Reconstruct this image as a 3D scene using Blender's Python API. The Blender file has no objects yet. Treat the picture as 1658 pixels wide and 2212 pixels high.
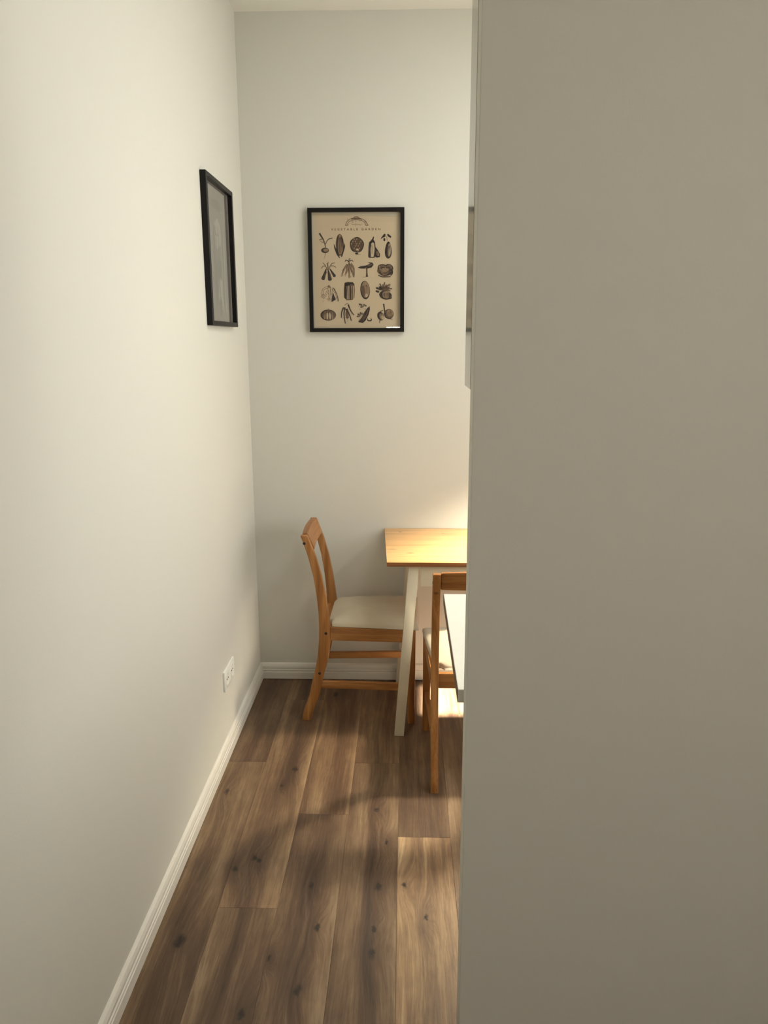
import bpy, bmesh, math, random
from mathutils import Vector, Matrix
random.seed(7)
R = math.radians
S = bpy.context.scene
C = bpy.context.collection

# ------------------------------------------------------------------ camera, world, lights, exposure
F_PX = 1650.0
cam_d = bpy.data.cameras.new('camera')
cam_d.sensor_fit = 'VERTICAL'; cam_d.sensor_height = 24.0
cam_d.lens = 24.0 * F_PX / 2212.0
cam_d.clip_start = 0.02
cam = bpy.data.objects.new('camera', cam_d); C.objects.link(cam)
cam.matrix_world = (Matrix.Translation((0, 0, 1.57)) @ Matrix.Rotation(math.atan(47 * math.cos(R(12.67)) / F_PX), 4, 'Z')
                    @ Matrix.Rotation(R(90 - 12.67), 4, 'X') @ Matrix.Rotation(R(-0.15), 4, 'Z'))
S.camera = cam

world = bpy.data.worlds.new('sky'); S.world = world; world.use_nodes = True
bg = world.node_tree.nodes['Background']
bg.inputs[0].default_value = (0.86, 0.93, 1.0, 1); bg.inputs[1].default_value = 1.6

def area(name, loc, rot, sx, sy, power, col, spread=180):
    l = bpy.data.lights.new(name, 'AREA'); l.shape = 'RECTANGLE'; l.size = sx; l.size_y = sy
    l.energy = power; l.color = col; l.spread = R(spread)
    o = bpy.data.objects.new(name, l); C.objects.link(o); o.location = loc; o.rotation_euler = rot
    return o
# daylight entering by the dining room window in the right wall
area('window_daylight', (1.27, 2.12, 1.66), (0, R(90), 0), 1.34, 1.10, 21.5, (0.98, 1.0, 0.985))
# unseen fill light added in the hall to brighten the partition
area('hall_fill_light', (0.95, -0.45, 2.80), (0, 0, 0), 0.5, 0.5, 24, (1.0, 0.92, 0.85))
area('dining_fill_light', (0.80, 2.30, 2.80), (0, 0, 0), 0.70, 0.70, 9.5, (0.98, 1.0, 0.98))  # unseen fill light added to brighten the right of the end wall
sun_d = bpy.data.lights.new('sun', 'SUN'); sun_d.energy = 170.0; sun_d.angle = R(3.0); sun_d.color = (1.0, 0.93, 0.80)
sun = bpy.data.objects.new('sun', sun_d); C.objects.link(sun)
sun.rotation_euler = Vector((1.0, 0.0, 0.675)).to_track_quat('Z', 'Y').to_euler(); sun.location = (4, 3, 3)

vs = S.view_settings
vs.view_transform = 'Standard'; vs.look = 'None'; vs.exposure = 0.0; vs.gamma = 1.0; vs.use_curve_mapping = False

# ------------------------------------------------------------------ material helpers
def lin(r, g, b):
    f = lambda c: (c / 255 / 12.92) if c / 255 <= 0.04045 else ((c / 255 + 0.055) / 1.055) ** 2.4
    return (f(r), f(g), f(b), 1.0)

class NT:
    def __init__(s, name):
        s.m = bpy.data.materials.new(name); s.m.use_nodes = True
        s.t = s.m.node_tree; s.b = s.t.nodes['Principled BSDF']; s.out = s.t.nodes['Material Output']
    def n(s, kind, **kw):
        nd = s.t.nodes.new(kind)
        for k, v in kw.items(): setattr(nd, k, v)
        return nd
    def put(s, sock, v):
        if hasattr(v, 'is_output') or isinstance(v, bpy.types.NodeSocket): s.t.links.new(v, sock)
        elif v is not None: sock.default_value = v
    def math(s, op, a, b=None, c=None, clamp=False):
        nd = s.n('ShaderNodeMath', operation=op); nd.use_clamp = clamp
        s.put(nd.inputs[0], a)
        if b is not None: s.put(nd.inputs[1], b)
        if c is not None: s.put(nd.inputs[2], c)
        return nd.outputs[0]
    def vmath(s, op, a, b=None):
        nd = s.n('ShaderNodeVectorMath', operation=op); s.put(nd.inputs[0], a)
        if b is not None: s.put(nd.inputs[1], b)
        return nd.outputs['Value'] if op in ('LENGTH', 'DISTANCE', 'DOT_PRODUCT') else nd.outputs[0]
    def noise(s, vec, scale=5, detail=3, rough=0.5, dist=0.0):
        nd = s.n('ShaderNodeTexNoise'); s.put(nd.inputs['Vector'], vec)
        nd.inputs['Scale'].default_value = scale; nd.inputs['Detail'].default_value = detail
        nd.inputs['Roughness'].default_value = rough; nd.inputs['Distortion'].default_value = dist
        return nd.outputs['Fac']
    def ramp(s, fac, stops, interp='LINEAR'):
        nd = s.n('ShaderNodeValToRGB'); nd.color_ramp.interpolation = interp; e = nd.color_ramp.elements
        while len(e) < len(stops): e.new(0.5)
        for i, (p, c) in enumerate(stops): e[i].position = p; e[i].color = c
        s.put(nd.inputs[0], fac); return nd.outputs[0]
    def mix(s, fac, a, b, mode='MIX'):
        nd = s.n('ShaderNodeMix', data_type='RGBA', blend_type=mode)
        s.put(nd.inputs[0], fac); s.put(nd.inputs[6], a); s.put(nd.inputs[7], b); return nd.outputs[2]
    def scale(s, vec, v):
        return s.vmath('MULTIPLY', vec, v)
    def smooth(s, v, a, b, lo=1.0, hi=0.0):
        nd = s.n('ShaderNodeMapRange', interpolation_type='SMOOTHSTEP'); s.put(nd.inputs[0], v)
        nd.inputs[1].default_value = a; nd.inputs[2].default_value = b; nd.inputs[3].default_value = lo; nd.inputs[4].default_value = hi
        return nd.outputs[0]
    def bump(s, h, dist=0.001, strength=1.0):
        nd = s.n('ShaderNodeBump'); nd.inputs['Distance'].default_value = dist; nd.inputs['Strength'].default_value = strength
        s.put(nd.inputs['Height'], h); s.put(s.b.inputs['Normal'], nd.outputs[0])
    def fin(s, col=None, rough=None, **kw):
        if col is not None: s.put(s.b.inputs['Base Color'], col)
        if rough is not None: s.put(s.b.inputs['Roughness'], rough)
        for k, v in kw.items(): s.put(s.b.inputs[k.replace('_', ' ')], v)
        return s.m

def m_wall(name, col, sc=180, d=0.0003, rough=0.85):
    t = NT(name); P = t.n('ShaderNodeNewGeometry').outputs['Position']
    big = t.noise(P, 1.7, 3, 0.5)
    c = t.mix(t.math('MULTIPLY', big, 0.10), col, tuple(x * 0.86 for x in col[:3]) + (1,))
    t.bump(t.noise(P, sc, 2, 0.6), d, 0.6)
    return t.fin(c, rough)
def m_plain(name, col, rough=0.5, noise=0.0, sc=40, **kw):
    t = NT(name)
    if noise:
        P = t.n('ShaderNodeTexCoord').outputs['Object']
        f = t.noise(P, sc, 3)
        col = t.mix(f, tuple(x * (1 - noise) for x in col[:3]) + (1,), tuple(min(1, x * (1 + noise)) for x in col[:3]) + (1,))
    return t.fin(col, rough, **kw)

M = {}
M['wall'] = m_wall('wall_paint', lin(206, 204, 194))
M['ceil'] = m_wall('ceiling_paint', lin(226, 224, 214))
M['trim'] = m_plain('white_trim_paint', lin(218, 215, 205), 0.35, 0.02)
M['socket'] = m_plain('socket_plastic', lin(232, 232, 224), 0.3)
M['hole'] = m_plain('dark_hole', lin(38, 26, 22), 0.8)
M['frame'] = m_plain('black_frame_lacquer', lin(13, 9, 8), 0.42, 0.2, 90, Specular_IOR_Level=0.25)
M['paper'] = m_plain('aged_paper', lin(186, 168, 140), 0.8, 0.05, 9)
M['paper_edge'] = m_plain('paper_margin', lin(184, 173, 150), 0.8, 0.03, 9)
M['ink'] = m_plain('sepia_ink', lin(36, 22, 15), 0.8)
M['ink_mid'] = m_plain('sepia_wash', lin(96, 72, 52), 0.8)
M['ink_soft'] = m_plain('pale_sepia_wash', lin(142, 118, 90), 0.8)
M['grey_paper'] = m_plain('grey_print_paper', lin(116, 110, 104), 0.8, 0.10, 14)
M['grey_dark'] = m_plain('grey_print_shade', lin(96, 90, 84), 0.8)
M['grey_light'] = m_plain('grey_print_light', lin(150, 143, 132), 0.8)
M['fabric'] = None
M['white_wood'] = m_plain('white_stained_wood', lin(207, 198, 176), 0.5, 0.05, 25)
M['worktop'] = m_plain('white_worktop_laminate', lin(240, 238, 226), 0.3, 0.04, 30)
M['worktop_edge'] = m_plain('worktop_core_edge', lin(104, 72, 48), 0.6, 0.1, 60)
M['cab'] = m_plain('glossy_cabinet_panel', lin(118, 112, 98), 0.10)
M['metal'] = m_plain('brushed_metal', lin(180, 180, 178), 0.35, Metallic=1.0)
M['blind'] = m_plain('blind_fabric_white', lin(240, 238, 230), 0.9)
M['brass'] = m_plain('dark_lamp_enamel', lin(60, 58, 54), 0.4)
M['shade_in'] = m_plain('white_lamp_inside', lin(240, 236, 225), 0.5)

def m_glass():
    t = NT('picture_glass'); tr = t.n('ShaderNodeBsdfTransparent'); gl = t.n('ShaderNodeBsdfGlossy'); gl.inputs['Roughness'].default_value = 0.015
    fr = t.n('ShaderNodeFresnel'); g = t.n('ShaderNodeNewGeometry').outputs['Backfacing']
    t.put(fr.inputs[0], t.math('ADD', 1.45, t.math('MULTIPLY', g, 1 / 1.45 - 1.45)))
    mx = t.n('ShaderNodeMixShader'); t.put(mx.inputs[0], fr.outputs[0]); t.put(mx.inputs[1], tr.outputs[0]); t.put(mx.inputs[2], gl.outputs[0])
    t.t.links.new(mx.outputs[0], t.out.inputs[0]); return t.m
M['glass'] = m_glass()

def m_fabric():
    t = NT('beige_seat_fabric'); P = t.n('ShaderNodeTexCoord').outputs['Object']
    w = t.noise(t.scale(P, (1, 1, 1)), 420, 2, 0.6); b = t.noise(P, 12, 3)
    c = t.mix(b, lin(180, 167, 142), lin(196, 185, 161))
    t.bump(w, 0.0006, 0.7)
    return t.fin(c, 0.92, Sheen_Weight=0.15)
M['fabric'] = m_fabric()

def m_pine(name, axis, dark, mid, light, rough=0.4, knots=(), sc=1.0):
    """pine: long grain along one object axis, soft growth bands, a few knots"""
    t = NT(name); P = t.n('ShaderNodeTexCoord').outputs['Object']
    rnd = t.n('ShaderNodeObjectInfo').outputs['Random']
    off = t.n('ShaderNodeCombineXYZ')
    for i in range(3): t.put(off.inputs[i], t.math('MULTIPLY', rnd, (3.1, 7.7, 5.3)[i]))
    Q = t.vmath('ADD', P, off.outputs[0])
    v = [26 * sc] * 3; v[axis] = 1.6 * sc
    band = t.noise(t.scale(Q, tuple(v)), 1.0, 4, 0.6, 0.8)
    v2 = [300 * sc] * 3; v2[axis] = 9 * sc
    fine = t.noise(t.scale(Q, tuple(v2)), 1.0, 2, 0.6)
    f = t.math('ADD', t.math('MULTIPLY', band, 0.75), t.math('MULTIPLY', fine, 0.25))
    c = t.ramp(f, [(0.30, dark), (0.5, mid), (0.68, light)])
    for (p, r, st) in knots:
        d = t.vmath('SUBTRACT', P, p); e = [1.0] * 3; e[axis] = 1.0 / st
        L = t.vmath('LENGTH', t.scale(d, tuple(e)))
        L = t.math('ADD', L, t.math('MULTIPLY', t.math('SUBTRACT', t.noise(P, 60, 2), 0.5), r * 0.9))
        c = t.mix(t.math('MULTIPLY', t.smooth(L, r * 0.2, r * 1.5), 0.75), c, tuple(x * 0.30 for x in dark[:3]) + (1,))
    t.bump(fine, 0.0002, 0.5)
    return t.fin(c, rough)
CH_D, CH_M, CH_L = lin(112, 68, 30), lin(148, 98, 50), lin(180, 130, 78)
M['pine_z'] = m_pine('honey_pine_upright', 2, CH_D, CH_M, CH_L, 0.4, [((-.355, -.153, .622), 0.009, 0.45), ((-.335, .153, .52), 0.008, 0.5), ((-.392, .153, .735), 0.010, 0.6), ((-.325, .153, .455), 0.007, 0.8)])
M['pine_x'] = m_pine('honey_pine_lengthwise', 0, CH_D, CH_M, CH_L)
M['pine_y'] = m_pine('honey_pine_crosswise', 1, CH_D, CH_M, CH_L)
M['table'] = m_pine('pine_table_top', 0, lin(186, 136, 84), lin(212, 168, 114), lin(226, 188, 138), 0.36,
                    [((0.060, 0.477, 0.74), 0.007, 1.3), ((0.250, 0.458, 0.74), 0.0055, 1.6), ((0.251, 0.238, 0.74), 0.0035, 5), ((0.028, 0.188, 0.74), 0.005, 4.5), ((0.103, 0.132, 0.74), 0.0065, 2.6)])
M['table_edge_shade'] = m_pine('pine_table_edge_shaded', 0, lin(112, 70, 36), lin(140, 92, 52), lin(158, 108, 64), 0.45)  # darker edge pine: partly its own brown, partly shade put into the colour
FLOOR_KNOTS = [(-0.599, 1.73, 1.7), (-0.512, 2.019, 1.0), (-0.462, 2.071, 1.0), (-0.448, 2.055, .8), (-0.408, 2.574, 1.3), (-0.441, 2.467, .7), (-0.63, 2.424, .9),
               (-0.272, 1.951, 0.9), (-0.075, 1.956, 1.1), (-0.093, 2.33, .8), (-0.054, 2.159, .7), (0.003, 1.956, 0.9), (-0.236, 1.785, .8),
               (-0.261, 1.578, 1.1), (-0.082, 1.70, 1.1), (-0.31, 3.199, 1.3), (0.064, 1.835, .7), (-0.387, 1.508, 1.0), (-0.08, 1.78, .8), (-0.35, 1.68, .6)]
def m_floor():
    t = NT('oak_plank'); P0 = t.n('ShaderNodeNewGeometry').outputs['Position']
    oi = t.n('ShaderNodeObjectInfo'); rnd = oi.outputs['Random']
    off = t.n('ShaderNodeCombineXYZ'); t.put(off.inputs[1], t.math('MULTIPLY', rnd, 9.0)); t.put(off.inputs[2], t.math('MULTIPLY', rnd, 31.0))
    # grain bends around the knots
    halo = None; core = None
    nt = t.n('ShaderNodeTexNoise'); t.put(nt.inputs['Vector'], P0); nt.inputs['Scale'].default_value = 55; nt.inputs['Detail'].default_value = 3
    kd = t.scale(t.vmath('SUBTRACT', nt.outputs['Color'], (0.5, 0.5, 0.5)), (0.020, 0.034, 0))
    for (x, y, s) in FLOOR_KNOTS:
        d = t.vmath('SUBTRACT', P0, (x, y, 0.0))
        L = t.vmath('LENGTH', t.scale(d, (1.0 / (0.034 * s), 1.0 / (0.115 * s), 0)))
        h = t.math('POWER', 2.718, t.math('MULTIPLY', t.math('MULTIPLY', L, L), -1.0))
        halo = h if halo is None else t.math('MAXIMUM', halo, h)
        d2 = t.scale(t.vmath('ADD', d, kd), (1.0 / (0.0085 * s), 1.0 / (0.0165 * s), 0)); L2 = t.vmath('LENGTH', d2)
        k = t.smooth(L2, 0.2, 1.5)
        core = k if core is None else t.math('MAXIMUM', core, k)
    P = t.vmath('ADD', P0, off.outputs[0])
    warp = t.noise(t.scale(P, (5.0, 1.3, 1)), 1.0, 3, 0.5)
    wx = t.n('ShaderNodeCombineXYZ'); t.put(wx.inputs[0], t.math('ADD', t.math('MULTIPLY', warp, 0.035), t.math('MULTIPLY', halo, 0.03)))
    Pw = t.vmath('ADD', P, wx.outputs[0])
    broad = t.noise(t.scale(Pw, (13, 0.8, 1)), 1.0, 2, 0.5)
    mid = t.noise(t.scale(Pw, (62, 2.6, 1)), 1.0, 5, 0.66, 0.5)
    fine = t.noise(t.scale(Pw, (420, 11, 1)), 1.0, 3, 0.7)
    blot = t.noise(t.scale(P, (14, 6, 1)), 1.0, 4, 0.65)
    # heartwood: a darker, wandering stripe down the middle of each board with cathedral rings
    sp = t.n('ShaderNodeSeparateXYZ'); t.put(sp.inputs[0], P0)
    u = t.math('FRACT', t.math('DIVIDE', t.math('ADD', sp.outputs[0], 0.695), 0.1692))
    wand = t.math('MULTIPLY', t.math('SUBTRACT', t.noise(t.scale(P, (0, 1.1, 1)), 1.0, 2, 0.5), 0.5), 0.55)
    du = t.math('SUBTRACT', t.math('SUBTRACT', u, 0.52), wand)
    heart = t.math('POWER', 2.718, t.math('MULTIPLY', t.math('MULTIPLY', du, du), -14.0))
    ang = t.math('ADD', t.math('MULTIPLY', sp.outputs[1], 26.0), t.math('MULTIPLY', t.math('ABSOLUTE', du), 95.0))
    ring = t.math('SINE', t.math('ADD', ang, t.math('MULTIPLY', t.noise(t.scale(P, (30, 7, 1)), 1.0, 4, 0.6), 16.0)))
    f = t.math('ADD', t.math('MULTIPLY', broad, 0.40), t.math('MULTIPLY', mid, 0.30))
    f = t.math('ADD', f, t.math('MULTIPLY', fine, 0.15))
    f = t.math('ADD', f, t.math('MULTIPLY', blot, 0.18))
    f = t.math('SUBTRACT', f, t.math('MULTIPLY', halo, 0.06))
    f = t.math('SUBTRACT', f, t.math('MULTIPLY', heart, t.math('ADD', 0.065, t.math('MULTIPLY', ring, 0.012))))
    c = t.ramp(f, [(0.34, lin(60, 43, 32)), (0.45, lin(90, 69, 51)), (0.54, lin(118, 96, 73)), (0.64, lin(152, 132, 106))])
    c = t.mix(1.0, c, oi.outputs['Color'], 'MULTIPLY')
    kn = t.math('MULTIPLY', core, t.math('ADD', 0.55, t.noise(P0, 130, 3)), clamp=True)
    c = t.mix(t.math('MULTIPLY', kn, 1.0, clamp=True), c, lin(30, 18, 11))
    t.bump(t.math('SUBTRACT', fine, t.math('MULTIPLY', core, 0.8)), 0.0004, 0.6)
    r = t.math('ADD', 0.40, t.math('MULTIPLY', mid, 0.15))
    return t.fin(c, r)
M['floor'] = m_floor()
M['subfloor'] = m_plain('dark_subfloor', lin(40, 26, 18), 0.9)

def m_emit(name, col, st):
    t = NT(name); t.b.inputs['Emission Color'].default_value = col; t.b.inputs['Emission Strength'].default_value = st
    return t.fin(col, 0.5)
M['bulb'] = m_emit('lit_bulb', (1.0, 0.72, 0.40, 1), 14.0)

M['diffuser'] = m_emit('added_lit_diffuser', (1.0, 0.97, 0.90, 1), 3.0)
M['strip'] = m_emit('lit_strip', (1.0, 0.97, 0.90, 1), 22.0)

# ------------------------------------------------------------------ mesh helpers
def mesh(name, verts, faces, mats, parent=None, fm=None, smooth=False):
    me = bpy.data.meshes.new(name); me.from_pydata([tuple(v) for v in verts], [], faces)
    for m in (mats if isinstance(mats, (list, tuple)) else [mats]): me.materials.append(m)
    if fm:
        for p, i in zip(me.polygons, fm): p.material_index = i
    if smooth:
        for p in me.polygons: p.use_smooth = True
    me.update(); o = bpy.data.objects.new(name, me); C.objects.link(o)
    if parent: o.parent = parent
    return o
def bm_obj(name, bm, mats, parent=None, smooth=False, angle=None):
    me = bpy.data.meshes.new(name); bmesh.ops.recalc_face_normals(bm, faces=bm.faces); bm.to_mesh(me); bm.free()
    for m in (mats if isinstance(mats, (list, tuple)) else [mats]): me.materials.append(m)
    if smooth or angle:
        for p in me.polygons: p.use_smooth = True
        if angle: me.set_sharp_from_angle(angle=R(angle))
    o = bpy.data.objects.new(name, me); C.objects.link(o)
    if parent: o.parent = parent
    return o
def add_box(bm, a, b, bev=0.0, seg=2):
    vs_ = [bm.verts.new((x, y, z)) for x in (a[0], b[0]) for y in (a[1], b[1]) for z in (a[2], b[2])]
    fs = [bm.faces.new([vs_[i] for i in q]) for q in ((0, 1, 3, 2), (4, 6, 7, 5), (0, 4, 5, 1), (2, 3, 7, 6), (0, 2, 6, 4), (1, 5, 7, 3))]
    if bev:
        es = list({e for f in fs for e in f.edges})
        bmesh.ops.bevel(bm, geom=es, offset=bev, segments=seg, profile=0.6, affect='EDGES')
def box(name, a, b, mat, parent=None, bev=0.0, seg=2):
    bm = bmesh.new(); add_box(bm, a, b, bev, seg); return bm_obj(name, bm, mat, parent, angle=35 if bev else None)
def sweep(name, prof, y0, y1, mat, parent=None, bev=0.0, taper=None):
    """profile list of (xb, xf, z) swept over y; optional (dy0,dy1) per station shift"""
    bm = bmesh.new(); rows = []
    for i, (xb, xf, z) in enumerate(prof):
        s0, s1 = (taper(z) if taper else (0, 0))
        rows.append([bm.verts.new(p) for p in ((xb, y0 + s0, z), (xf, y0 + s0, z), (xf, y1 + s1, z), (xb, y1 + s1, z))])
    for a, b in zip(rows, rows[1:]):
        for k in range(4): bm.faces.new((a[k], a[(k + 1) % 4], b[(k + 1) % 4], b[k]))
    bm.faces.new(rows[0][::-1]); bm.faces.new(rows[-1])
    bmesh.ops.recalc_face_normals(bm, faces=bm.faces)
    if bev:
        es = [e for e in bm.edges if len(e.link_faces) == 2 and e.calc_face_angle(0) > R(40)]
        bmesh.ops.bevel(bm, geom=es, offset=bev, segments=2, profile=0.6, affect='EDGES')
    return bm_obj(name, bm, mat, parent, angle=40)
def hexa(name, bot, top, mat, parent=None, bev=0.0):
    """8-corner bar: bot, top = lists of four (x,y,z)"""
    bm = bmesh.new(); a = [bm.verts.new(p) for p in bot]; b = [bm.verts.new(p) for p in top]
    for k in range(4): bm.faces.new((a[k], a[(k + 1) % 4], b[(k + 1) % 4], b[k]))
    bm.faces.new(a[::-1]); bm.faces.new(b)
    bmesh.ops.recalc_face_normals(bm, faces=bm.faces)
    if bev: bmesh.ops.bevel(bm, geom=list(bm.edges), offset=bev, segments=2, profile=0.6, affect='EDGES')
    return bm_obj(name, bm, mat, parent, angle=40)
def disc(name, c, axis, r, h, mat, parent=None, n=14):
    bm = bmesh.new()
    q = Vector((0, 0, 1)).rotation_difference(Vector(axis)).to_matrix().to_4x4()
    bmesh.ops.create_cone(bm, cap_ends=True, segments=n, radius1=r, radius2=r * 0.9, depth=h, matrix=Matrix.Translation(c) @ q)
    return bm_obj(name, bm, mat, parent, angle=40)
def lathe(name, prof, mat, parent=None, n=40):
    vs_, fs = [], []
    for (r, z) in prof:
        for k in range(n): vs_.append((r * math.cos(2 * math.pi * k / n), r * math.sin(2 * math.pi * k / n), z))
    for i in range(len(prof) - 1):
        for k in range(n): fs.append((i * n + k, i * n + (k + 1) % n, (i + 1) * n + (k + 1) % n, (i + 1) * n + k))
    return mesh(name, vs_, fs, mat, parent, smooth=True)
def empty(name, loc, rz=0.0):
    o = bpy.data.objects.new(name, None); C.objects.link(o); o.location = loc; o.rotation_euler = (0, 0, rz); o.empty_display_size = 0.1
    return o
def tag(o, label, cat, group=None):
    o['label'] = label; o['category'] = cat
    if group: o['group'] = group
    return o
def struct(o, label=None):
    o['kind'] = 'structure'
    if label: o['label'] = label
    return o
def copy_tree(o, parent=None):
    c = o.copy(); C.objects.link(c); c.parent = parent
    for ch in list(o.children): copy_tree(ch, c)
    return c

# ------------------------------------------------------------------ the room
XL, YB, ZC = -0.682, 3.366, 2.84          # left wall, back wall, ceiling
XR, YH = 1.30, -2.20                      # right wall, hall end wall
struct(box('wall_left', (XL - 0.12, YH - 0.1, -0.02), (XL, YB + 0.12, ZC + 0.08), M['wall']), 'long off-white wall on the left carrying the dim grey picture')
struct(box('wall_back', (XL, YB, -0.02), (XR + 0.12, YB + 0.12, ZC + 0.08), M['wall']), 'off-white end wall behind the table with the vegetable poster')
struct(box('ceiling', (XL, YH, ZC), (XR, YB, ZC + 0.08), M['ceil']), 'white ceiling')
def wall_with_holes(name, horiz, c0, c1, u0, u1, z0, z1, holes, label):
    """wall slab; horiz 'y' runs along y at x in c0..c1, 'x' runs along x at y in c0..c1. holes: (u0,u1,z0,z1)"""
    bm = bmesh.new(); us = sorted({u0, u1, *[h[0] for h in holes], *[h[1] for h in holes]}); 
    for a, b in zip(us, us[1:]):
        zs = [(h[2], h[3]) for h in holes if h[0] <= a and h[1] >= b]
        z = z0
        for (p, q) in sorted(zs):
            add_box(bm, *(((c0, a, z), (c1, b, p)) if horiz == 'y' else ((a, c0, z), (b, c1, p)))); z = q
        add_box(bm, *(((c0, a, z), (c1, b, z1)) if horiz == 'y' else ((a, c0, z), (b, c1, z1))))
    return struct(bm_obj(name, bm, M['wall']), label)
W1 = (1.52, 2.74, 0.92, 2.40); W2 = (3.00, 3.31, 0.04, 0.98)
wall_with_holes('wall_right', 'y', XR, XR + 0.12, YH, YB, -0.02, ZC + 0.08, [W1, W2], 'far right wall of the dining room with its windows')
struct(box('wall_hall', (XL, YH - 0.12, -0.02), (XR, YH, ZC + 0.08), M['wall']), 'wall closing the hall behind the viewer')
def window(name, horiz, c, u0, u1, z0, z1, label):
    w = empty(name, (c, (u0 + u1) / 2, z0) if horiz == 'y' else ((u0 + u1) / 2, c, z0)); struct(w, label)
    def b(nm, ua, ub, za, zb, d, mat):
        L = w.location
        a_, b_ = ((c - d, ua, za), (c + d, ub, zb)) if horiz == 'y' else ((ua, c - d, za), (ub, c + d, zb))
        return box(nm, tuple(Vector(a_) - L), tuple(Vector(b_) - L), mat, w)
    t = 0.02 if u1 - u0 < 0.5 else 0.05
    for q in ((u0, u0 + t, z0, z1), (u1 - t, u1, z0, z1), (u0 + t, u1 - t, z0, z0 + t), (u0 + t, u1 - t, z1 - t, z1)): b('window_frame', *q, 0.025, M['trim'])
    b('pane', u0 + t, u1 - t, z0 + t, z1 - t, 0.002, M['glass'])
window('window_1', 'y', XR + 0.07, *W1, 'wide window in the right wall of the dining room')
window('sun_patch_window', 'y', XR + 0.07, *W2, 'unseen low narrow window near the right corner, shaped to throw the floor sun patch')  # unseen opening sized so the sun lands under the table
rb = tag(empty('added_sun_blind', (XR + 0.012, 2.13, 0.92)), 'unseen white roller blind added to keep direct sun out of the wide window', 'blind')  # unseen blind, added only to block the sun at the wide window
box('blind_fabric', (0, -0.608, 0.0), (0.002, 0.608, 1.44), M['blind'], rb)
box('bottom_bar', (-0.006, -0.608, -0.0005), (-0.0005, 0.608, 0.022), M['trim'], rb, bev=0.002)
box('cassette', (-0.010, -0.609, 1.4405), (0.045, 0.609, 1.479), M['trim'], rb, bev=0.004)

# partition with a free edge, close to the camera on the right
PX, PY0, PY1 = 0.117, 1.33, 1.39
pw = struct(box('wall_partition', (PX, PY0, 0), (XR, PY1, ZC), M['wall'], bev=0.0015, seg=1), 'plain shaded wall filling the right of the view, ending in a free edge')

# floor: separate planks over a dark underlay
fl = struct(mesh('floor', [(XL - .02, YH, -.012), (XR, YH, -.012), (XR, YB, -.012), (XL - .02, YB, -.012), (XL - .02, YH, -.04), (XR, YH, -.04), (XR, YB, -.04), (XL - .02, YB, -.04)],
                 [(0, 1, 2, 3), (7, 6, 5, 4), (0, 4, 5, 1), (1, 5, 6, 2), (2, 6, 7, 3), (3, 7, 4, 0)], M['subfloor']), 'floor of brown oak planks')
JOINT = {0: 2.625, 1: 1.857, 2: 2.300, 3: 2.625, 4: 2.184}
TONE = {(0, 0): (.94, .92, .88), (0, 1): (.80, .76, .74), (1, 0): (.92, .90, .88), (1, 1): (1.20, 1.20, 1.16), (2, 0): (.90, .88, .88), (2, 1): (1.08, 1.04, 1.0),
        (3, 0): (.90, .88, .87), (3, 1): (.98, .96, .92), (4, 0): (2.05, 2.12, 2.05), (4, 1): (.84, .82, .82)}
PW, PLEN, G, CB = 0.1692, 1.285, 0.0002, 0.0005
for i in range(12):
    x0 = -0.695 + i * PW; x1 = x0 + PW
    x0c, x1c = max(x0, XL - 0.015), min(x1, XR)
    j = JOINT.get(i, 1.5 + ((i * 0.437) % 1.0) * PLEN)
    ys = [j + k * PLEN for k in range(-4, 3)]
    for k, (a, b) in enumerate(zip(ys, ys[1:])):
        a, b = max(a, YH), min(b, YB)
        if b - a < 0.02: continue
        xa, xb, ya, yb = x0c + G, x1c - G, a + G, b - G
        v = [(xa, ya, -.012), (xb, ya, -.012), (xb, yb, -.012), (xa, yb, -.012), (xa, ya, -CB), (xb, ya, -CB), (xb, yb, -CB), (xa, yb, -CB),
             (xa + CB, ya + CB, 0), (xb - CB, ya + CB, 0), (xb - CB, yb - CB, 0), (xa + CB, yb - CB, 0)]
        f = [(8, 9, 10, 11)] + [(4 + q, 4 + (q + 1) % 4, 8 + (q + 1) % 4, 8 + q) for q in range(4)] + [(q, (q + 1) % 4, 4 + (q + 1) % 4, 4 + q) for q in range(4)]
        p = mesh('plank', v, f, M['floor'], fl)
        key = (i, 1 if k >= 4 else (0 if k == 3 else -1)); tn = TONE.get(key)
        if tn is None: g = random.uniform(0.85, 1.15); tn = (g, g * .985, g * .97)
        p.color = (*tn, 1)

# baseboards: stepped profile (depth from wall, height)
BBP = [(0.014, 0.0025), (0.014, 0.036), (0.0115, 0.039), (0.0135, 0.043), (0.0135, 0.049), (0.0105, 0.052), (0.0125, 0.056), (0.0118, 0.064), (0.008, 0.074), (0.003, 0.079), (0.0, 0.080)]
def baseboard(name, path_a, path_b, inward, label):
    vs_, fs = [], []
    for p in (path_a, path_b):
        for (d, h) in BBP + [(0.0, 0.0025)]: vs_.append((p[0] + inward[0] * d, p[1] + inward[1] * d, h))
    n = len(BBP) + 1
    for k in range(n): fs.append((k, (k + 1) % n, n + (k + 1) % n, n + k))
    fs += [tuple(range(n)), tuple(range(2 * n - 1, n - 1, -1))]
    return struct(mesh(name, vs_, fs, M['trim']), label)
baseboard('baseboard_left', (XL, YH), (XL, YB), (1, 0), 'white stepped baseboard along the left wall')
baseboard('baseboard_back', (XL, YB), (XR, YB), (0, -1), 'white stepped baseboard along the end wall')

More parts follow.
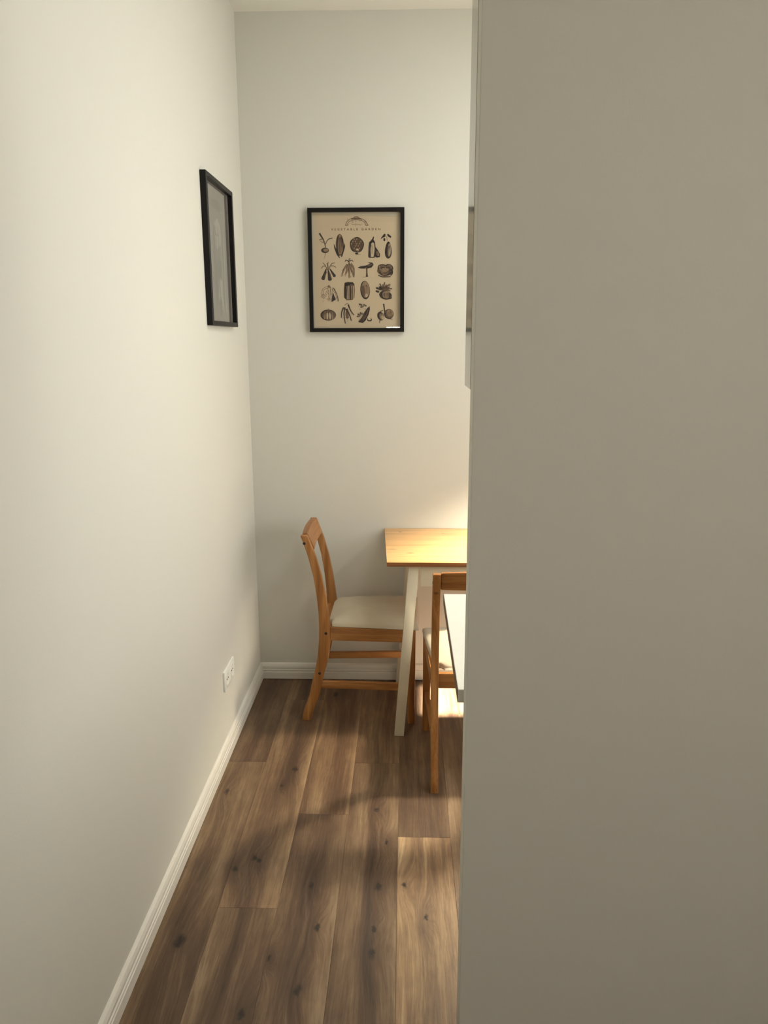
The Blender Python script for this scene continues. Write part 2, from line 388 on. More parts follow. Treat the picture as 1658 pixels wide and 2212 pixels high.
# ------------------------------------------------------------------ kitchen units fixed behind the partition
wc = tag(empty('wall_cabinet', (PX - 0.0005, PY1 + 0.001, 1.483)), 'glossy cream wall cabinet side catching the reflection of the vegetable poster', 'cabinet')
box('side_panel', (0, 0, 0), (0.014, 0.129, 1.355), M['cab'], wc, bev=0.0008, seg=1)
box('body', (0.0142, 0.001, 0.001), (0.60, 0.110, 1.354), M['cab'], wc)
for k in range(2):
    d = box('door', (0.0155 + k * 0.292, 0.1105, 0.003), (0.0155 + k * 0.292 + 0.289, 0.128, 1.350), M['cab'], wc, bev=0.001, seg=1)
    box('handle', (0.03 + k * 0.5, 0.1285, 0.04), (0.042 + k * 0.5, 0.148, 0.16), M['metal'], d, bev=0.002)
wt = tag(empty('worktop', (0.106, PY1 + 0.001, 0.872)), 'thin white kitchen worktop jutting out beside the shaded wall', 'worktop')
sl = box('slab', (0, 0, 0), (1.19, 0.580, 0.028), M['worktop'], wt, bev=0.001, seg=1)
box('edge_strip', (-0.0008, 0.001, 0.0005), (-0.0001, 0.579, 0.0265), M['worktop_edge'], wt)
box('edge_strip', (0.001, 0.5801, 0.0005), (1.189, 0.5808, 0.0265), M['worktop_edge'], wt)
bc = tag(empty('base_cabinet', (0.42, PY1 + 0.004, 0)), 'white base cabinet under the worktop, set back from its free end', 'cabinet')
box('body', (0, 0.0, 0.10), (0.86, 0.53, 0.870), M['trim'], bc)
box('plinth', (0.02, 0.0, 0.0), (0.84, 0.48, 0.0995), M['trim'], bc)
for k in range(2):
    d = box('door', (0.003 + k * 0.43, 0.5305, 0.105), (0.427 + k * 0.43, 0.549, 0.865), M['trim'], bc, bev=0.0015)
    box('handle', (0.16 + k * 0.43, 0.5495, 0.80), (0.26 + k * 0.43, 0.57, 0.812), M['metal'], d, bev=0.002)

# ------------------------------------------------------------------ table
tb = tag(empty('dining_table', (-0.080, 2.812, 0)), 'pine-topped dining table with white splayed legs against the end wall', 'table')
TW, TD = 1.25, 0.548
bm = bmesh.new(); add_box(bm, (0, 0, 0.722), (TW, TD, 0.740), 0.0025, 2)
for v in bm.verts:
    if v.co.x < 0.1: v.co.x += 0.012 - 0.024 * v.co.y / TD
for f in bm.faces:
    f.normal_update()
    if f.normal.z < 0.5: f.material_index = 1
top = bm_obj('table_top', bm, [M['table'], M['table_edge_shade']], tb, angle=35)
def tleg(xb, xt, y):  # splayed leg; xb/xt = left side x at floor/top
    w, d = 0.038, 0.032
    hexa('leg', [(xb, y, 0), (xb + w, y, 0), (xb + w, y + d, 0), (xb, y + d, 0)],
         [(xt, y, 0.7215), (xt + w + .003, y, 0.7215), (xt + w + .003, y + d, 0.7215), (xt, y + d, 0.7215)], M['white_wood'], tb, 0.002)
for y in (0.018, 0.510):
    tleg(0.041, 0.096, y); tleg(TW - 0.079, TW - 0.136, y)
box('apron', (0.142, 0.024, 0.636), (TW - 0.142, 0.042, 0.7215), M['white_wood'], tb, bev=0.0015)
box('apron', (0.142, 0.516, 0.636), (TW - 0.142, 0.534, 0.7215), M['white_wood'], tb, bev=0.0015)
box('apron', (0.104, 0.0505, 0.650), (0.122, 0.4995, 0.7215), M['white_wood'], tb, bev=0.0015)
box('apron', (TW - 0.122, 0.0505, 0.650), (TW - 0.104, 0.4995, 0.7215), M['white_wood'], tb, bev=0.0015)

# ------------------------------------------------------------------ chairs (front towards local +x)
POST = [(-.435, -.395, 0), (-.424, -.384, .05), (-.403, -.362, .103), (-.378, -.336, .21), (-.362, -.317, .285), (-.355, -.308, .36), (-.353, -.307, .42),
        (-.354, -.314, .48), (-.361, -.325, .56), (-.373, -.340, .64), (-.392, -.361, .72), (-.408, -.380, .772), (-.420, -.393, .806)]
def half(x): return 0.166 + (x + 0.37) / 0.40 * 0.020      # half outside width at depth x
def make_chair():
    c = empty('dining_chair', (0, 0, 0))
    for s in (-1, 1):
        y0, y1 = (-0.167, -0.140) if s < 0 else (0.140, 0.167)
        p = sweep('back_post', POST, y0, y1, M['pine_z'], c, 0.003)
        for (x, z) in ((-.405, .775), (-.325, .392), (-.355, .215)):
            disc('screw', (x, s * 0.1672, z), (0, s, 0), 0.0062, 0.0014, M['hole'], p)
        hf = half(0.028)
        ya, yb = s * hf, s * (hf - 0.030)
        lo, hi = min(ya, yb), max(ya, yb)
        hexa('leg', [(.014, lo, 0), (.042, lo, 0), (.042, hi, 0), (.014, hi, 0)], [(.008, lo, .417), (.044, lo, .417), (.044, hi, .417), (.008, hi, .417)], M['pine_z'], c, 0.002)
        def bar(nm, xa, xb_, z0, z1, inset, th):
            a, b = half(xa) - inset, half(xb_) - inset
            pts = lambda z: [(xa, s * a, z), (xb_, s * b, z), (xb_, s * (b - th), z), (xa, s * (a - th), z)]
            return hexa(nm, pts(z0), pts(z1), M['pine_x'], c, 0.0015)
        bar('side_apron', -.3065, .0075, .362, .417, 0.002, 0.020)
        bar('side_stretcher', -.3495, .0125, .146, .176, 0.006, 0.018)
    hexa('front_apron', [(.016, -.156, .362), (.036, -.156, .362), (.036, .156, .362), (.016, .156, .362)],
         [(.016, -.156, .417), (.036, -.156, .417), (.036, .156, .417), (.016, .156, .417)], M['pine_y'], c, 0.0015)
    hexa('rear_apron', [(-.345, -.1395, .362), (-.325, -.1395, .362), (-.325, .1395, .362), (-.345, .1395, .362)],
         [(-.345, -.1395, .417), (-.325, -.1395, .417), (-.325, .1395, .417), (-.345, .1395, .417)], M['pine_y'], c, 0.0015)
    # top rail, leaning and slightly dished
    bm = bmesh.new(); rows = []
    N = 10
    for i in range(N + 1):
        y = -0.1395 + 0.279 * i / N; k = 1 - (2 * i / N - 1) ** 2; dz = 0.004 * k; dx = -0.006 * k
        rows.append([bm.verts.new(v) for v in ((-.388 + dx, y, .742), (-.366 + dx, y, .742), (-.394 + dx, y, .809 + dz), (-.416 + dx, y, .809 + dz))])
    for a, b in zip(rows, rows[1:]):
        for k in range(4): bm.faces.new((a[k], a[(k + 1) % 4], b[(k + 1) % 4], b[k]))
    bm.faces.new(rows[0][::-1]); bm.faces.new(rows[-1])
    bmesh.ops.recalc_face_normals(bm, faces=bm.faces)
    bmesh.ops.bevel(bm, geom=[e for e in bm.edges if len(e.link_faces) == 2 and e.calc_face_angle(0) > R(40)], offset=0.003, segments=2, affect='EDGES')
    bm_obj('top_rail', bm, M['pine_y'], c, angle=40)
    # cushion: domed grid pulled over the frame
    NX, NY = 22, 22; vs_, fs = [], []
    def rim(u, v):
        x = -0.318 + u * 0.375
        hw = (0.154 + (x + 0.318) / 0.375 * 0.036)
        return x, (v * 2 - 1) * hw
    def sup(t):  # rounds corner
        return max(0.0, 1 - abs(t) ** 3.6) ** 0.36
    for i in range(NX + 1):
        for j in range(NY + 1):
            u = 0.5 - 0.5 * math.cos(math.pi * i / NX); v = 0.5 - 0.5 * math.cos(math.pi * j / NY)
            x, y = rim(u, v); a, b = 2 * u - 1, 2 * v - 1
            e = min(sup(a), sup(b)) if max(abs(a), abs(b)) < 1 else 0
            z = 0.4185 + 0.034 * e + 0.021 * (1 - a * a) * (1 - b * b)
            if u < 0.12 and abs(y) > 0.12: x = max(x, -0.300)
            vs_.append((x, y, z))
    for i in range(NX):
        for j in range(NY):
            q = i * (NY + 1) + j; fs.append((q, q + NY + 1, q + NY + 2, q + 1))
    loop = [i * (NY + 1) for i in range(NX + 1)] + [NX * (NY + 1) + j for j in range(1, NY + 1)] + [i * (NY + 1) + NY for i in range(NX - 1, -1, -1)] + [j for j in range(NY - 1, 0, -1)]
    fs.append(tuple(loop))
    s_ = mesh('seat_cushion', vs_, fs, M['fabric'], c, smooth=True); s_.data.set_sharp_from_angle(angle=R(80))
    return c
c1 = make_chair(); c1.location = (0.003, 3.118, 0); c1.rotation_euler = (0, 0, R(-0.2))
tag(c1, 'honey pine chair with beige seat at the left end of the table, seen side-on', 'chair', 'pine dining chairs at the table')
c2 = copy_tree(c1); c2.location = (0.262, 2.862, 0); c2.rotation_euler = (0, 0, R(90))
tag(c2, 'honey pine chair with its back to the viewer, half hidden by the shaded wall', 'chair', 'pine dining chairs at the table')

# ------------------------------------------------------------------ pendant over the table (outside the view; its warm pool falls on the table top)
pl = tag(empty('pendant_lamp', (0.64, 2.80, 1.40)), 'dark dome pendant lamp hanging low over the table', 'lamp')
lathe('lamp_shade', [(0.0, .13), (.03, .128), (.07, .115), (.12, .07), (.16, 0.0), (.157, 0.0), (.117, .068), (.068, .112), (.03, .124), (0.0, .126)], M['brass'], pl)
lathe('bulb', [(0.0001, 0.02), (.018, .026), (.028, .045), (.026, .066), (.014, .09), (.0001, .1)], M['bulb'], pl, 20)
lathe('cable', [(.003, .128), (.003, ZC - 1.40)], M['brass'], pl, 8)
ld = bpy.data.lights.new('bulb_light', 'SPOT'); ld.energy = 128; ld.color = (1.0, 0.88, 0.66); ld.spot_size = R(112); ld.spot_blend = 0.6; ld.shadow_soft_size = 0.05
lo = bpy.data.objects.new('bulb_light', ld); C.objects.link(lo); lo.parent = pl; lo.location = (0, 0, -0.002)

# fittings around the two added fill lights, and the small wall light mirrored in the poster glass
def added_fill_lamp(x, y, w, label):
    o = tag(empty('added_fill_lamp', (x, y, ZC)), label, 'lamp')
    box('housing', (-w / 2 - .02, -w / 2 - .02, -0.03), (w / 2 + .02, w / 2 + .02, -0.0005), M['trim'], o, bev=0.004)
    box('diffuser', (-w / 2, -w / 2, -0.036), (w / 2, w / 2, -0.0305), M['diffuser'], o)
added_fill_lamp(0.95, -0.45, 0.5, 'unseen square fill lamp added in the hall to brighten the shaded wall')
added_fill_lamp(0.80, 2.30, 0.70, 'unseen large square fill lamp added to brighten the end wall')
wl = tag(empty('wall_light', (-0.124, YH, 1.68)), 'short bright wall light at the end of the hall, mirrored in the poster glass', 'lamp')
box('housing', (-0.10, 0.0005, -0.05), (0.09, 0.018, 0.045), M['metal'], wl, bev=0.003)
box('diffuser', (-0.088, 0.0185, -0.045), (0.062, 0.030, 0.038), M['strip'], wl)

# ------------------------------------------------------------------ sockets on the left wall
sk = tag(empty('wall_socket', (XL, 2.730, 0.312)), 'white double wall socket low on the left wall near the corner', 'socket')
box('cover_plate', (0, -0.080, -0.040), (0.008, 0.080, 0.040), M['socket'], sk, bev=0.003)
for yy in (-0.040, 0.040):
    bm = bmesh.new(); n = 28; Q = Matrix.Translation((0, yy, 0))
    prof = [(0.032, .0082), (0.030, .0100), (0.0215, .0100), (0.0200, .0084), (0.0190, .0083), (0.0001, .0083)]
    rr = [[bm.verts.new(Q @ Vector((h, r * math.cos(2 * math.pi * k / n), r * math.sin(2 * math.pi * k / n)))) for k in range(n)] for r, h in prof]
    for a, b in zip(rr, rr[1:]):
        for k in range(n): bm.faces.new((a[k], a[(k + 1) % n], b[(k + 1) % n], b[k]))
    sc_ = bm_obj('socket_well', bm, M['socket'], sk, angle=40)
    for dy in (-0.0095, 0.0095): disc('pin_hole', (0.0088, yy + dy, 0), (1, 0, 0), 0.0034, 0.001, M['hole'], sc_, 10)

# ------------------------------------------------------------------ framed pictures
FW, FD = 0.0165, 0.021
def picture(name, w, h, loc, rz, paper, label):
    """local: x right, z up, front towards -y; origin bottom centre on the wall"""
    p = tag(empty(name, loc, rz), label, 'picture', None)
    f = mesh_frame(w, h); fo = bm_obj('frame', f, M['frame'], p, angle=35)
    box('paper', (-w / 2 + FW - .002, -0.004, FW - .002), (w / 2 - FW + .002, -0.002, h - FW + .002), paper, p)
    box('glass_pane', (-w / 2 + FW - .002, -0.0062, FW - .002), (w / 2 - FW + .002, -0.0052, h - FW + .002), M['glass'], p)
    return p
def mesh_frame(w, h):
    bm = bmesh.new(); rings = []
    prof = [(0, 0), (0, -FD + .0015), (.0015, -FD), (FW - .0015, -FD), (FW, -FD + .0015), (FW, -0.001), (.006, -.0005)]
    for (i, y) in prof:
        rings.append([bm.verts.new(v) for v in ((-w / 2 + i, y, i), (w / 2 - i, y, i), (w / 2 - i, y, h - i), (-w / 2 + i, y, h - i))])
    rings.append(rings[0])
    for a, b in zip(rings, rings[1:]):
        for k in range(4): bm.faces.new((a[k], a[(k + 1) % 4], b[(k + 1) % 4], b[k]))
    return bm
pa = picture('framed_poster', 0.402, 0.500, (-0.2065, YB - .001, 1.605), 0, M['paper'], 'black-framed vegetable garden poster hanging on the end wall')
pb = picture('framed_print', 0.400, 0.500, (XL + .001, 2.890, 1.622), R(90), M['grey_paper'], 'black-framed dim grey print hanging on the left wall')

class Ink:
    """flat printed shapes just above the sheet, all in one mesh; coordinates are those of a 1335 x 1715 drawing board"""
    def __init__(s, w, h): s.v = []; s.f = []; s.m = []; s.w = w; s.h = h; s.k = 0
    def P(s, x, y, z):
        t = (y - 175) / 1715.0; xl, xr = 160 + 12 * t, 1495 - 33 * t
        return ((x - xl) / (xr - xl) * s.w - s.w / 2, -0.0041 - z, (1 - t) * s.h)
    def poly(s, pts, m):
        s.k += 1; z = 0.00001 + s.k * 0.0000018; n = len(s.v)
        s.v += [s.P(x, y, z) for x, y in pts]; s.f.append(tuple(range(n, n + len(pts)))); s.m.append(m)
    def ell(s, cx, cy, rx, ry, m, rot=0, n=22, wob=0.0, pear=0.0):
        c, q = math.cos(R(rot)), math.sin(R(rot)); pts = []
        for i in range(n):
            a = 2 * math.pi * i / n; k = 1 + wob * math.sin(5 * a + cx)
            X, Y = rx * k * math.cos(a) * (1 + pear * math.sin(a)), ry * k * math.sin(a)
            pts.append((cx + X * c - Y * q, cy + X * q + Y * c))
        s.poly(pts, m)
    def line(s, pts, w0, w1=None, m=0):
        w1 = w0 if w1 is None else w1
        # resample with Catmull-Rom
        P_ = [pts[0]] + list(pts) + [pts[-1]]; out = []
        for i in range(1, len(P_) - 2):
            for t in (0, .25, .5, .75):
                a, b, c, d = P_[i - 1], P_[i], P_[i + 1], P_[i + 2]
                out.append(tuple(0.5 * (2 * b[k] + (c[k] - a[k]) * t + (2 * a[k] - 5 * b[k] + 4 * c[k] - d[k]) * t * t + (3 * b[k] - a[k] - 3 * c[k] + d[k]) * t ** 3) for k in (0, 1)))
        out.append(pts[-1]); n = len(out); s.k += 1; z = 0.00001 + s.k * 0.0000018; base = len(s.v)
        for i, p in enumerate(out):
            q0, q1 = out[max(0, i - 1)], out[min(n - 1, i + 1)]; dx, dy = q1[0] - q0[0], q1[1] - q0[1]; L = math.hypot(dx, dy) or 1
            w = (w0 + (w1 - w0) * i / (n - 1)) / 2
            s.v += [s.P(p[0] - dy / L * w, p[1] + dx / L * w, z), s.P(p[0] + dy / L * w, p[1] - dx / L * w, z)]
        for i in range(n - 1): s.f.append((base + 2 * i, base + 2 * i + 1, base + 2 * i + 3, base + 2 * i + 2)); s.m.append(m)
    def hatch(s, cx, cy, rx, ry, n, m=0, rot=0, side=-1, horiz=False, w=5):
        # engraved contour strokes inside an ellipse, denser towards one side
        rn = random.Random(int(cx * 7 + cy)); c, q = math.cos(R(rot)), math.sin(R(rot))
        for i in range(n):
            u = side * (1 - (i + .5) / n * 1.75) ; u += rn.uniform(-.05, .05)
            if abs(u) > .96: continue
            hgt = math.sqrt(1 - u * u) * rn.uniform(.55, .95); sh = rn.uniform(-.15, .15)
            pts = []
            for k in (-1, -.35, .35, 1):
                a_, b_ = u * (1 - .10 * k * k), (k * hgt + sh) * .92
                X, Y = (b_ * rx, a_ * ry) if horiz else (a_ * rx, b_ * ry)
                pts.append((cx + X * c - Y * q + rn.uniform(-2, 2), cy + X * q + Y * c))
            s.line(pts, w * rn.uniform(.6, 1.3), w * .4, m)
    def out(s, name, mats, parent): return mesh(name, s.v, s.f, mats, parent, fm=s.m)
D_, W_, S_, L_ = 0, 1, 2, 3      # ink, wash, soft wash, paper
def veg(fn):
    k = Ink(0.402, 0.500); fn(k)
    return k
K = Ink(0.402, 0.500)
# emblem
K.line([(680, 408), (705, 352), (760, 318), (830, 300), (900, 318), (955, 350), (990, 405)], 8, 8, W_)
K.line([(700, 402), (730, 358), (780, 338), (830, 330), (885, 338), (930, 358), (965, 400)], 7, 7, W_)
K.line([(760, 318), (830, 316), (900, 320)], 22, 14, W_); K.line([(795, 296), (830, 288), (866, 298)], 8, 8, W_)
K.line([(675, 405), (700, 412), (725, 392)], 8, 5, W_); K.line([(995, 405), (965, 412), (942, 392)], 8, 5, W_)
for x in range(770, 880, 16): K.line([(x, 394), (x + 9, 394)], 12, 12, S_)
# radish
K.line([(318, 510), (345, 555), (372, 600), (392, 660), (400, 715)], 24, 9, D_); K.line([(500, 578), (455, 588), (420, 616), (402, 660)], 12, 9, D_)
K.line([(315, 605), (350, 590), (385, 612)], 14, 7, W_); K.line([(345, 632), (380, 632), (398, 655)], 10, 6, W_)
K.ell(392, 745, 54, 36, D_); K.ell(402, 742, 36, 21, S_); K.line([(370, 760), (400, 775), (430, 760)], 10, 6, D_); K.line([(395, 780), (392, 820), (375, 868)], 8, 2, W_)
# sweetcorn
K.ell(597, 672, 56, 150, W_); K.ell(602, 668, 40, 132, S_)
for dx in (-24, -8, 8, 24): K.line([(600 + dx * .6, 550), (602 + dx, 660), (600 + dx * .5, 780)], 4, 4, W_)
K.poly([(512, 650), (535, 700), (560, 760), (598, 850), (585, 850), (550, 800), (520, 715)], D_); K.poly([(556, 640), (572, 540), (580, 545), (566, 700), (585, 840), (552, 740)], D_)
K.poly([(664, 640), (672, 690), (652, 760), (625, 838), (610, 830), (640, 740), (652, 700)], D_); K.poly([(612, 540), (640, 600), (652, 690), (640, 780), (636, 660)], D_)
# artichoke
K.ell(832, 672, 98, 106, D_, wob=.03); K.ell(832, 668, 82, 90, W_)
for r in range(6):
    for c in range(5):
        x, y = 760 + c * 37 + (r % 2) * 18, 592 + r * 31
        if (x - 832) ** 2 / 86 ** 2 + (y - 668) ** 2 / 94 ** 2 < 0.95:
            K.poly([(x - 17, y + 14), (x - 13, y - 6), (x, y - 20), (x + 13, y - 6), (x + 17, y + 14), (x, y + 20)], D_)
            K.poly([(x - 12, y + 13), (x - 9, y - 4), (x + 2, y - 14), (x + 10, y + 2), (x + 6, y + 15)], S_ if (r + c) % 3 else W_)
K.ell(838, 735, 22, 12, L_); K.ell(828, 790, 22, 14, D_); K.line([(815, 803), (860, 803), (885, 800)], 6, 2, W_)
# marrow and half
K.poly([(1062, 556), (1072, 575), (1062, 600), (1085, 640), (1092, 740), (1075, 850), (1000, 852), (986, 835), (992, 700), (1000, 640), (1040, 600)], D_)
K.poly([(1045, 640), (1070, 650), (1076, 740), (1060, 838), (1022, 840), (1020, 740), (1030, 660)], L_); K.line([(1080, 640), (1086, 740), (1072, 845)], 5, 5, W_)
K.poly([(1088, 700), (1120, 745), (1150, 800), (1148, 840), (1100, 850), (1072, 830), (1074, 740)], D_); K.ell(1118, 795, 18, 34, S_, -22)
# aubergine
K.poly([(1210, 522), (1232, 530), (1225, 565), (1185, 580), (1160, 600), (1172, 570), (1195, 545)], D_); K.poly([(1265, 525), (1310, 560), (1300, 582), (1262, 560), (1248, 535)], D_)
K.ell(1212, 603, 14, 22, D_); K.line([(1240, 555), (1248, 590), (1250, 620)], 6, 6, W_)
K.ell(1264, 745, 46, 118, D_, 2, pear=.25); K.ell(1277, 745, 24, 92, S_, 3); K.ell(1282, 750, 12, 70, L_, 3)
# beets
for (x0, y0, x1, y1, w) in ((405, 1000, 362, 1130, 52), (430, 1010, 452, 1140, 54), (455, 1000, 515, 1095, 40)):
    K.line([(x0, y0), ((x0 + x1) / 2, (y0 + y1) / 2), (x1, y1)], 14, w, D_); K.ell(x1, y1, w * .52, w * .5, D_)
K.line([(412, 1040), (385, 1100)], 8, 14, W_); K.line([(450, 1050), (466, 1110)], 8, 16, W_)
for q in ([(430, 1010), (425, 950), (435, 905)], [(420, 1010), (390, 950), (360, 915)], [(400, 960), (360, 965), (338, 995)], [(440, 1005), (480, 930), (525, 918)], [(460, 960), (510, 960), (540, 985)]): K.line(q, 12, 9, W_)
K.line([(420, 920), (432, 990)], 16, 18, W_)
# carrots bunch
for q in ([(700, 940), (650, 1010), (618, 1110)], [(710, 940), (690, 1030), (668, 1090)], [(720, 940), (722, 1040), (722, 1130)], [(735, 940), (760, 1030), (790, 1120)], [(740, 930), (785, 990), (790, 1110)]):
    K.line(q, 34, 8, W_); K.line(q, 14, 4, S_)
    K.line([(a - 13, b) for a, b in q], 6, 3, D_)
for q in ([(720, 940), (720, 870)], [(715, 900), (680, 880), (665, 905)], [(725, 895), (760, 885), (780, 905)], [(720, 870), (740, 858)]): K.line(q, 16, 6, D_)
# mushroom
K.poly([(838, 985), (880, 965), (960, 955), (1010, 930), (975, 912), (1040, 915), (1060, 945), (1030, 985), (960, 1002), (880, 998)], D_); K.ell(1008, 950, 34, 12, W_, -20)
K.poly([(938, 985), (972, 985), (972, 1060), (980, 1110), (948, 1112), (955, 1050)], W_); K.line([(968, 985), (966, 1110)], 10, 14, D_); K.ell(942, 1020, 12, 26, L_); K.line([(905, 1116), (985, 1112)], 4, 3, W_)
# cabbage head
K.ell(1218, 1025, 110, 82, W_, wob=.04); K.ell(1210, 1010, 60, 36, S_)
for q in ([(1120, 1010), (1130, 960), (1190, 945), (1225, 965)], [(1225, 965), (1260, 940), (1310, 965), (1325, 1010)], [(1130, 1050), (1180, 1085), (1250, 1085), (1310, 1050)], [(1120, 1090), (1180, 1115), (1290, 1112)],
          [(1150, 1040), (1170, 990), (1215, 985)], [(1230, 985), (1270, 1000), (1285, 1050)], [(1190, 1045), (1215, 1065), (1250, 1040)], [(1300, 1000), (1318, 1060), (1290, 1100)]): K.line(q, 15, 12, D_)
K.ell(1285, 1045, 28, 34, D_); K.ell(1148, 1010, 12, 18, S_)
# peppers / pods
for q in ([(430, 1250), (360, 1290), (335, 1400)], [(440, 1250), (410, 1330), (355, 1415)], [(450, 1250), (445, 1350), (430, 1450)], [(470, 1260), (478, 1350), (470, 1460)], [(490, 1265), (540, 1360), (560, 1450)]):
    K.line(q, 30, 22, W_); K.line(q, 17, 12, L_)
K.poly([(495, 1330), (530, 1430), (470, 1465), (480, 1380)], D_); K.line([(500, 1270), (545, 1360), (565, 1455)], 10, 8, D_); K.line([(430, 1230), (450, 1262)], 30, 24, W_)
# leek / celery
K.poly([(655, 1195), (700, 1182), (770, 1190), (790, 1210), (795, 1300), (788, 1400), (760, 1435), (680, 1440), (645, 1400), (648, 1280)], W_)
K.poly([(655, 1195), (675, 1190), (672, 1300), (676, 1430), (645, 1400), (646, 1280)], D_); K.poly([(660, 1192), (770, 1186), (785, 1225), (740, 1215), (700, 1235), (668, 1250)], D_)
for x in (690, 712, 752, 775): K.line([(x, 1240), (x + 1, 1330), (x, 1425)], 9, 7, L_)
K.line([(731, 1230), (733, 1330), (730, 1432)], 12, 12, D_)
# potato
K.ell(936, 1298, 66, 130, D_, -3); K.ell(940, 1290, 54, 114, S_, -3); K.ell(912, 1310, 22, 80, W_, -4); K.ell(955, 1370, 16, 24, L_); K.ell(955, 1235, 8, 14, W_)
# lettuce / kale
K.ell(1215, 1370, 88, 62, D_, 12); K.ell(1225, 1365, 56, 50, S_, 10)
for q in ([(1200, 1330), (1205, 1390), (1225, 1430)], [(1235, 1330), (1245, 1380), (1240, 1425)], [(1265, 1330), (1275, 1390), (1300, 1400)]): K.line(q, 8, 6, W_)
for i, a in enumerate(range(-170, 20, 19)):
    L = (110, 84)[i % 2]; K.line([(1200, 1310), (1200 + .5 * L * math.cos(R(a)), 1300 + .5 * L * math.sin(R(a))), (1200 + L * math.cos(R(a + 8)), 1300 + L * math.sin(R(a + 8)))], 9, 22, W_)
    K.line([(1200, 1310), (1200 + .8 * L * math.cos(R(a + 5)), 1300 + .8 * L * math.sin(R(a + 5)))], 7, 4, D_)
for (x, y) in ((1110, 1275), (1105, 1318), (1150, 1262), (1135, 1285)): K.ell(x, y, 28, 14, D_, 20)
K.line([(1150, 1350), (1175, 1400), (1225, 1432)], 20, 14, D_); K.line([(1275, 1345), (1268, 1420), (1305, 1405)], 14, 10, D_)
# pumpkin
K.ell(422, 1648, 108, 78, D_); K.ell(432, 1652, 92, 66, W_)
for dx, w in ((-52, 20), (-18, 20), (18, 20), (52, 18)): K.ell(428 + dx, 1660, w * .62, 50, L_ if dx in (18, -18) else S_, -dx * .12)
K.ell(425, 1598, 62, 15, W_); K.line([(425, 1600), (425, 1560)], 18, 10, W_)
# beans
for q in ([(640, 1540), (610, 1600), (602, 1690)], [(655, 1540), (640, 1640), (655, 1770)], [(670, 1560), (690, 1640), (700, 1690)], [(680, 1560), (720, 1660), (738, 1730)], [(700, 1500), (730, 1580), (775, 1650)]):
    K.line(q, 24, 9, D_); K.line([(a + 7, b) for a, b in q], 7, 3, W_)
K.line([(650, 1510), (690, 1480), (700, 1500)], 7, 7, W_); K.ell(680, 1650, 20, 55, W_, -8)
# courgette with flowers
K.poly([(995, 1522), (998, 1570), (975, 1650), (935, 1730), (895, 1762), (838, 1750), (840, 1735), (880, 1690), (915, 1620), (955, 1560)], D_); K.line([(975, 1570), (945, 1650), (905, 1720)], 12, 12, W_)
for (x, y, a) in ((870, 1500, 20), (890, 1530, -20), (930, 1510, 30), (850, 1640, 10), (840, 1665, -15), (880, 1625, 30)): K.ell(x, y, 26, 13, D_, a); K.ell(x + 4, y - 3, 14, 6, S_, a)
K.ell(990, 1715, 34, 26, D_); K.ell(988, 1706, 22, 16, L_)
# turnips / onions
K.ell(1258, 1635, 66, 72, W_); K.ell(1270, 1625, 44, 48, S_); K.line([(1200, 1620), (1215, 1680), (1275, 1702), (1308, 1712)], 22, 6, D_)
K.line([(1188, 1490), (1195, 1550), (1200, 1600), (1195, 1640)], 20, 12, D_)
K.ell(1145, 1665, 46, 62, D_, -18); K.ell(1160, 1672, 32, 46, S_, -18); K.ell(1168, 1680, 16, 26, L_, -18); K.line([(1180, 1580), (1130, 1610), (1108, 1650)], 8, 16, D_); K.line([(1135, 1720), (1125, 1765)], 16, 6, W_)
# engraving strokes over the plain washes
for a in ((402, 742, 34, 20, 5, 1), (600, 668, 46, 140, 8, 0), (1040, 745, 26, 110, 4, 1), (1118, 795, 24, 40, 4, 0), (1277, 745, 26, 96, 5, 0), (1218, 1025, 104, 76, 12, 0), (1008, 950, 30, 14, 4, 0),
          (936, 1298, 58, 122, 8, 1), (1225, 1372, 60, 50, 9, 0), (428, 1654, 98, 68, 11, 0), (1258, 1635, 60, 66, 10, 0), (1150, 1668, 40, 56, 7, 0), (720, 1320, 66, 112, 8, 0)):
    K.hatch(*a[:5], m=a[5])
K.hatch(1218, 1035, 96, 60, 8, m=2, side=1, horiz=True); K.hatch(880, 1690, 34, 90, 5, m=1, rot=28, side=1)
rn = random.Random(3)
for (x0, y0, x1, y1, n) in ((640, 960, 790, 1110, 26), (345, 1270, 555, 1450, 26), (605, 1530, 740, 1740, 22), (365, 1040, 500, 1130, 12), (840, 1490, 940, 1670, 14), (1110, 1210, 1290, 1320, 30), (320, 590, 420, 650, 8), (690, 300, 975, 400, 26), (1115, 960, 1320, 1110, 20), (775, 580, 890, 760, 16)):
    for i in range(n):
        x, y = rn.uniform(x0, x1), rn.uniform(y0, y1); a = rn.uniform(55, 125); L = rn.uniform(8, 26)
        K.line([(x, y), (x + L * math.cos(R(a)) * .5 + 3, y + L * .5), (x + L * math.cos(R(a)), y + L)], rn.uniform(3, 7), 2, 1 if y0 < 450 else rn.choice((0, 1, 2)))
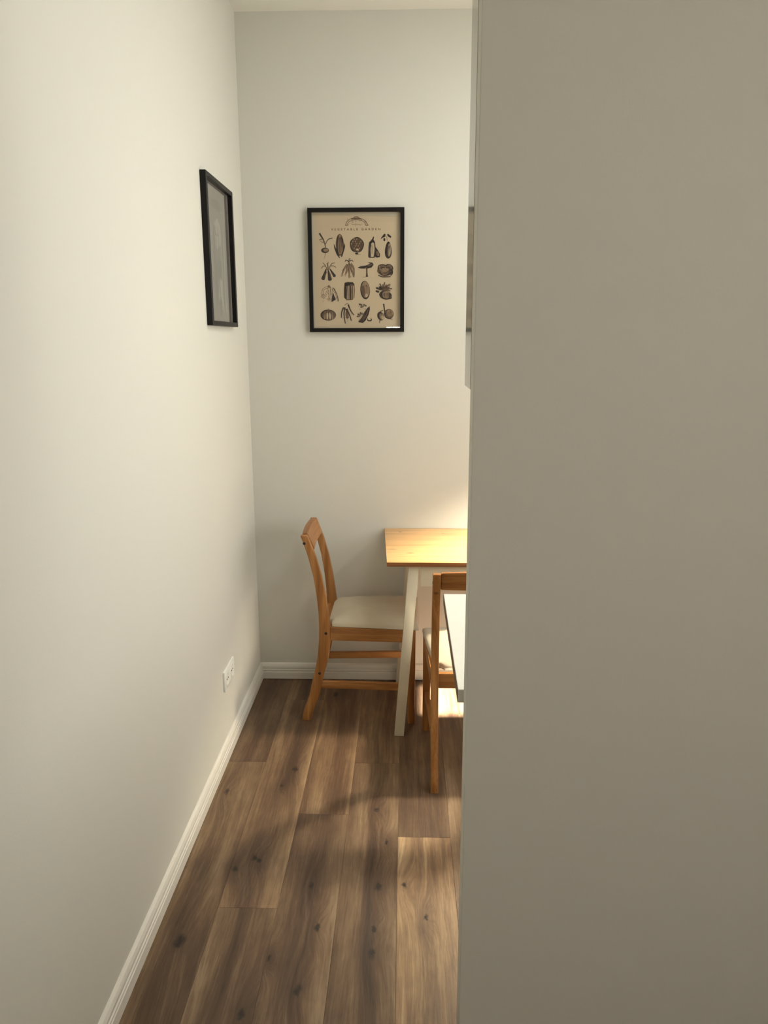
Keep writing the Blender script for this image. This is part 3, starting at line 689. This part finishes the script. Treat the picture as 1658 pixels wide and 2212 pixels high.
# paper margin, slightly paler than the printed field
for q in ([(205, 225), (1450, 225), (1450, 290), (205, 250)], [(205, 225), (255, 225), (262, 1860), (215, 1860)], [(1400, 225), (1450, 225), (1430, 1860), (1385, 1860)], [(215, 1815), (1425, 1830), (1425, 1870), (215, 1870)]): K.poly(q, 4)
K.out('printed_vegetables', [M['ink'], M['ink_mid'], M['ink_soft'], M['paper'], M['paper_edge']], pa)

def text_mesh(body, size, spacing, mat, parent, loc, name):
    cu = bpy.data.curves.new(name, 'FONT'); cu.body = body; cu.size = size; cu.align_x = 'CENTER'; cu.align_y = 'CENTER'; cu.space_character = spacing; cu.offset = 0.0002
    tmp = bpy.data.objects.new(name, cu); C.objects.link(tmp); bpy.context.view_layer.update()
    me = bpy.data.meshes.new_from_object(tmp.evaluated_get(bpy.context.evaluated_depsgraph_get()))
    bpy.data.objects.remove(tmp); me.materials.clear(); me.materials.append(mat)
    o = bpy.data.objects.new(name, me); C.objects.link(o); o.parent = parent; o.location = loc; o.rotation_euler = (R(90), 0, 0)
    return o
tx = K.P(822, 462, 0)
tt = text_mesh('VEGETABLE GARDEN', 0.0115, 1.9, M['ink_mid'], pa, (tx[0], -0.0043, tx[2]), 'lettering')
bb = [v.co.x for v in tt.data.vertices]; tt.scale[0] = 0.205 / (max(bb) - min(bb))

# grey print: pale upright figure-like plant forms on a grey ground
Gk = Ink(0.400, 0.500)
for q in ([(215, 235), (285, 235), (290, 1850), (225, 1850)], [(1370, 235), (1440, 235), (1420, 1850), (1350, 1850)]): Gk.poly(q, 1)
for (x, y, rx, ry, m) in ((820, 700, 130, 90, 1), (900, 800, 90, 120, 1), (760, 880, 110, 80, 1), (840, 1200, 150, 130, 0), (860, 1500, 110, 200, 1), (620, 1050, 60, 300, 0), (1080, 1000, 60, 320, 0), (1100, 1000, 26, 260, 1), (640, 1400, 40, 260, 0),
                          (820, 1650, 60, 130, 0), (1000, 1500, 40, 220, 0), (800, 450, 260, 60, 0)): Gk.ell(x, y, rx, ry, m, wob=.12)
for x in (600, 700, 820, 950, 1080): Gk.line([(x, 700), (x + 30, 1000), (x - 10, 1400), (x + 15, 1720)], 22, 30, x // 50 % 2)
Gk.out('printed_forms', [M['grey_dark'], M['grey_light']], pb)
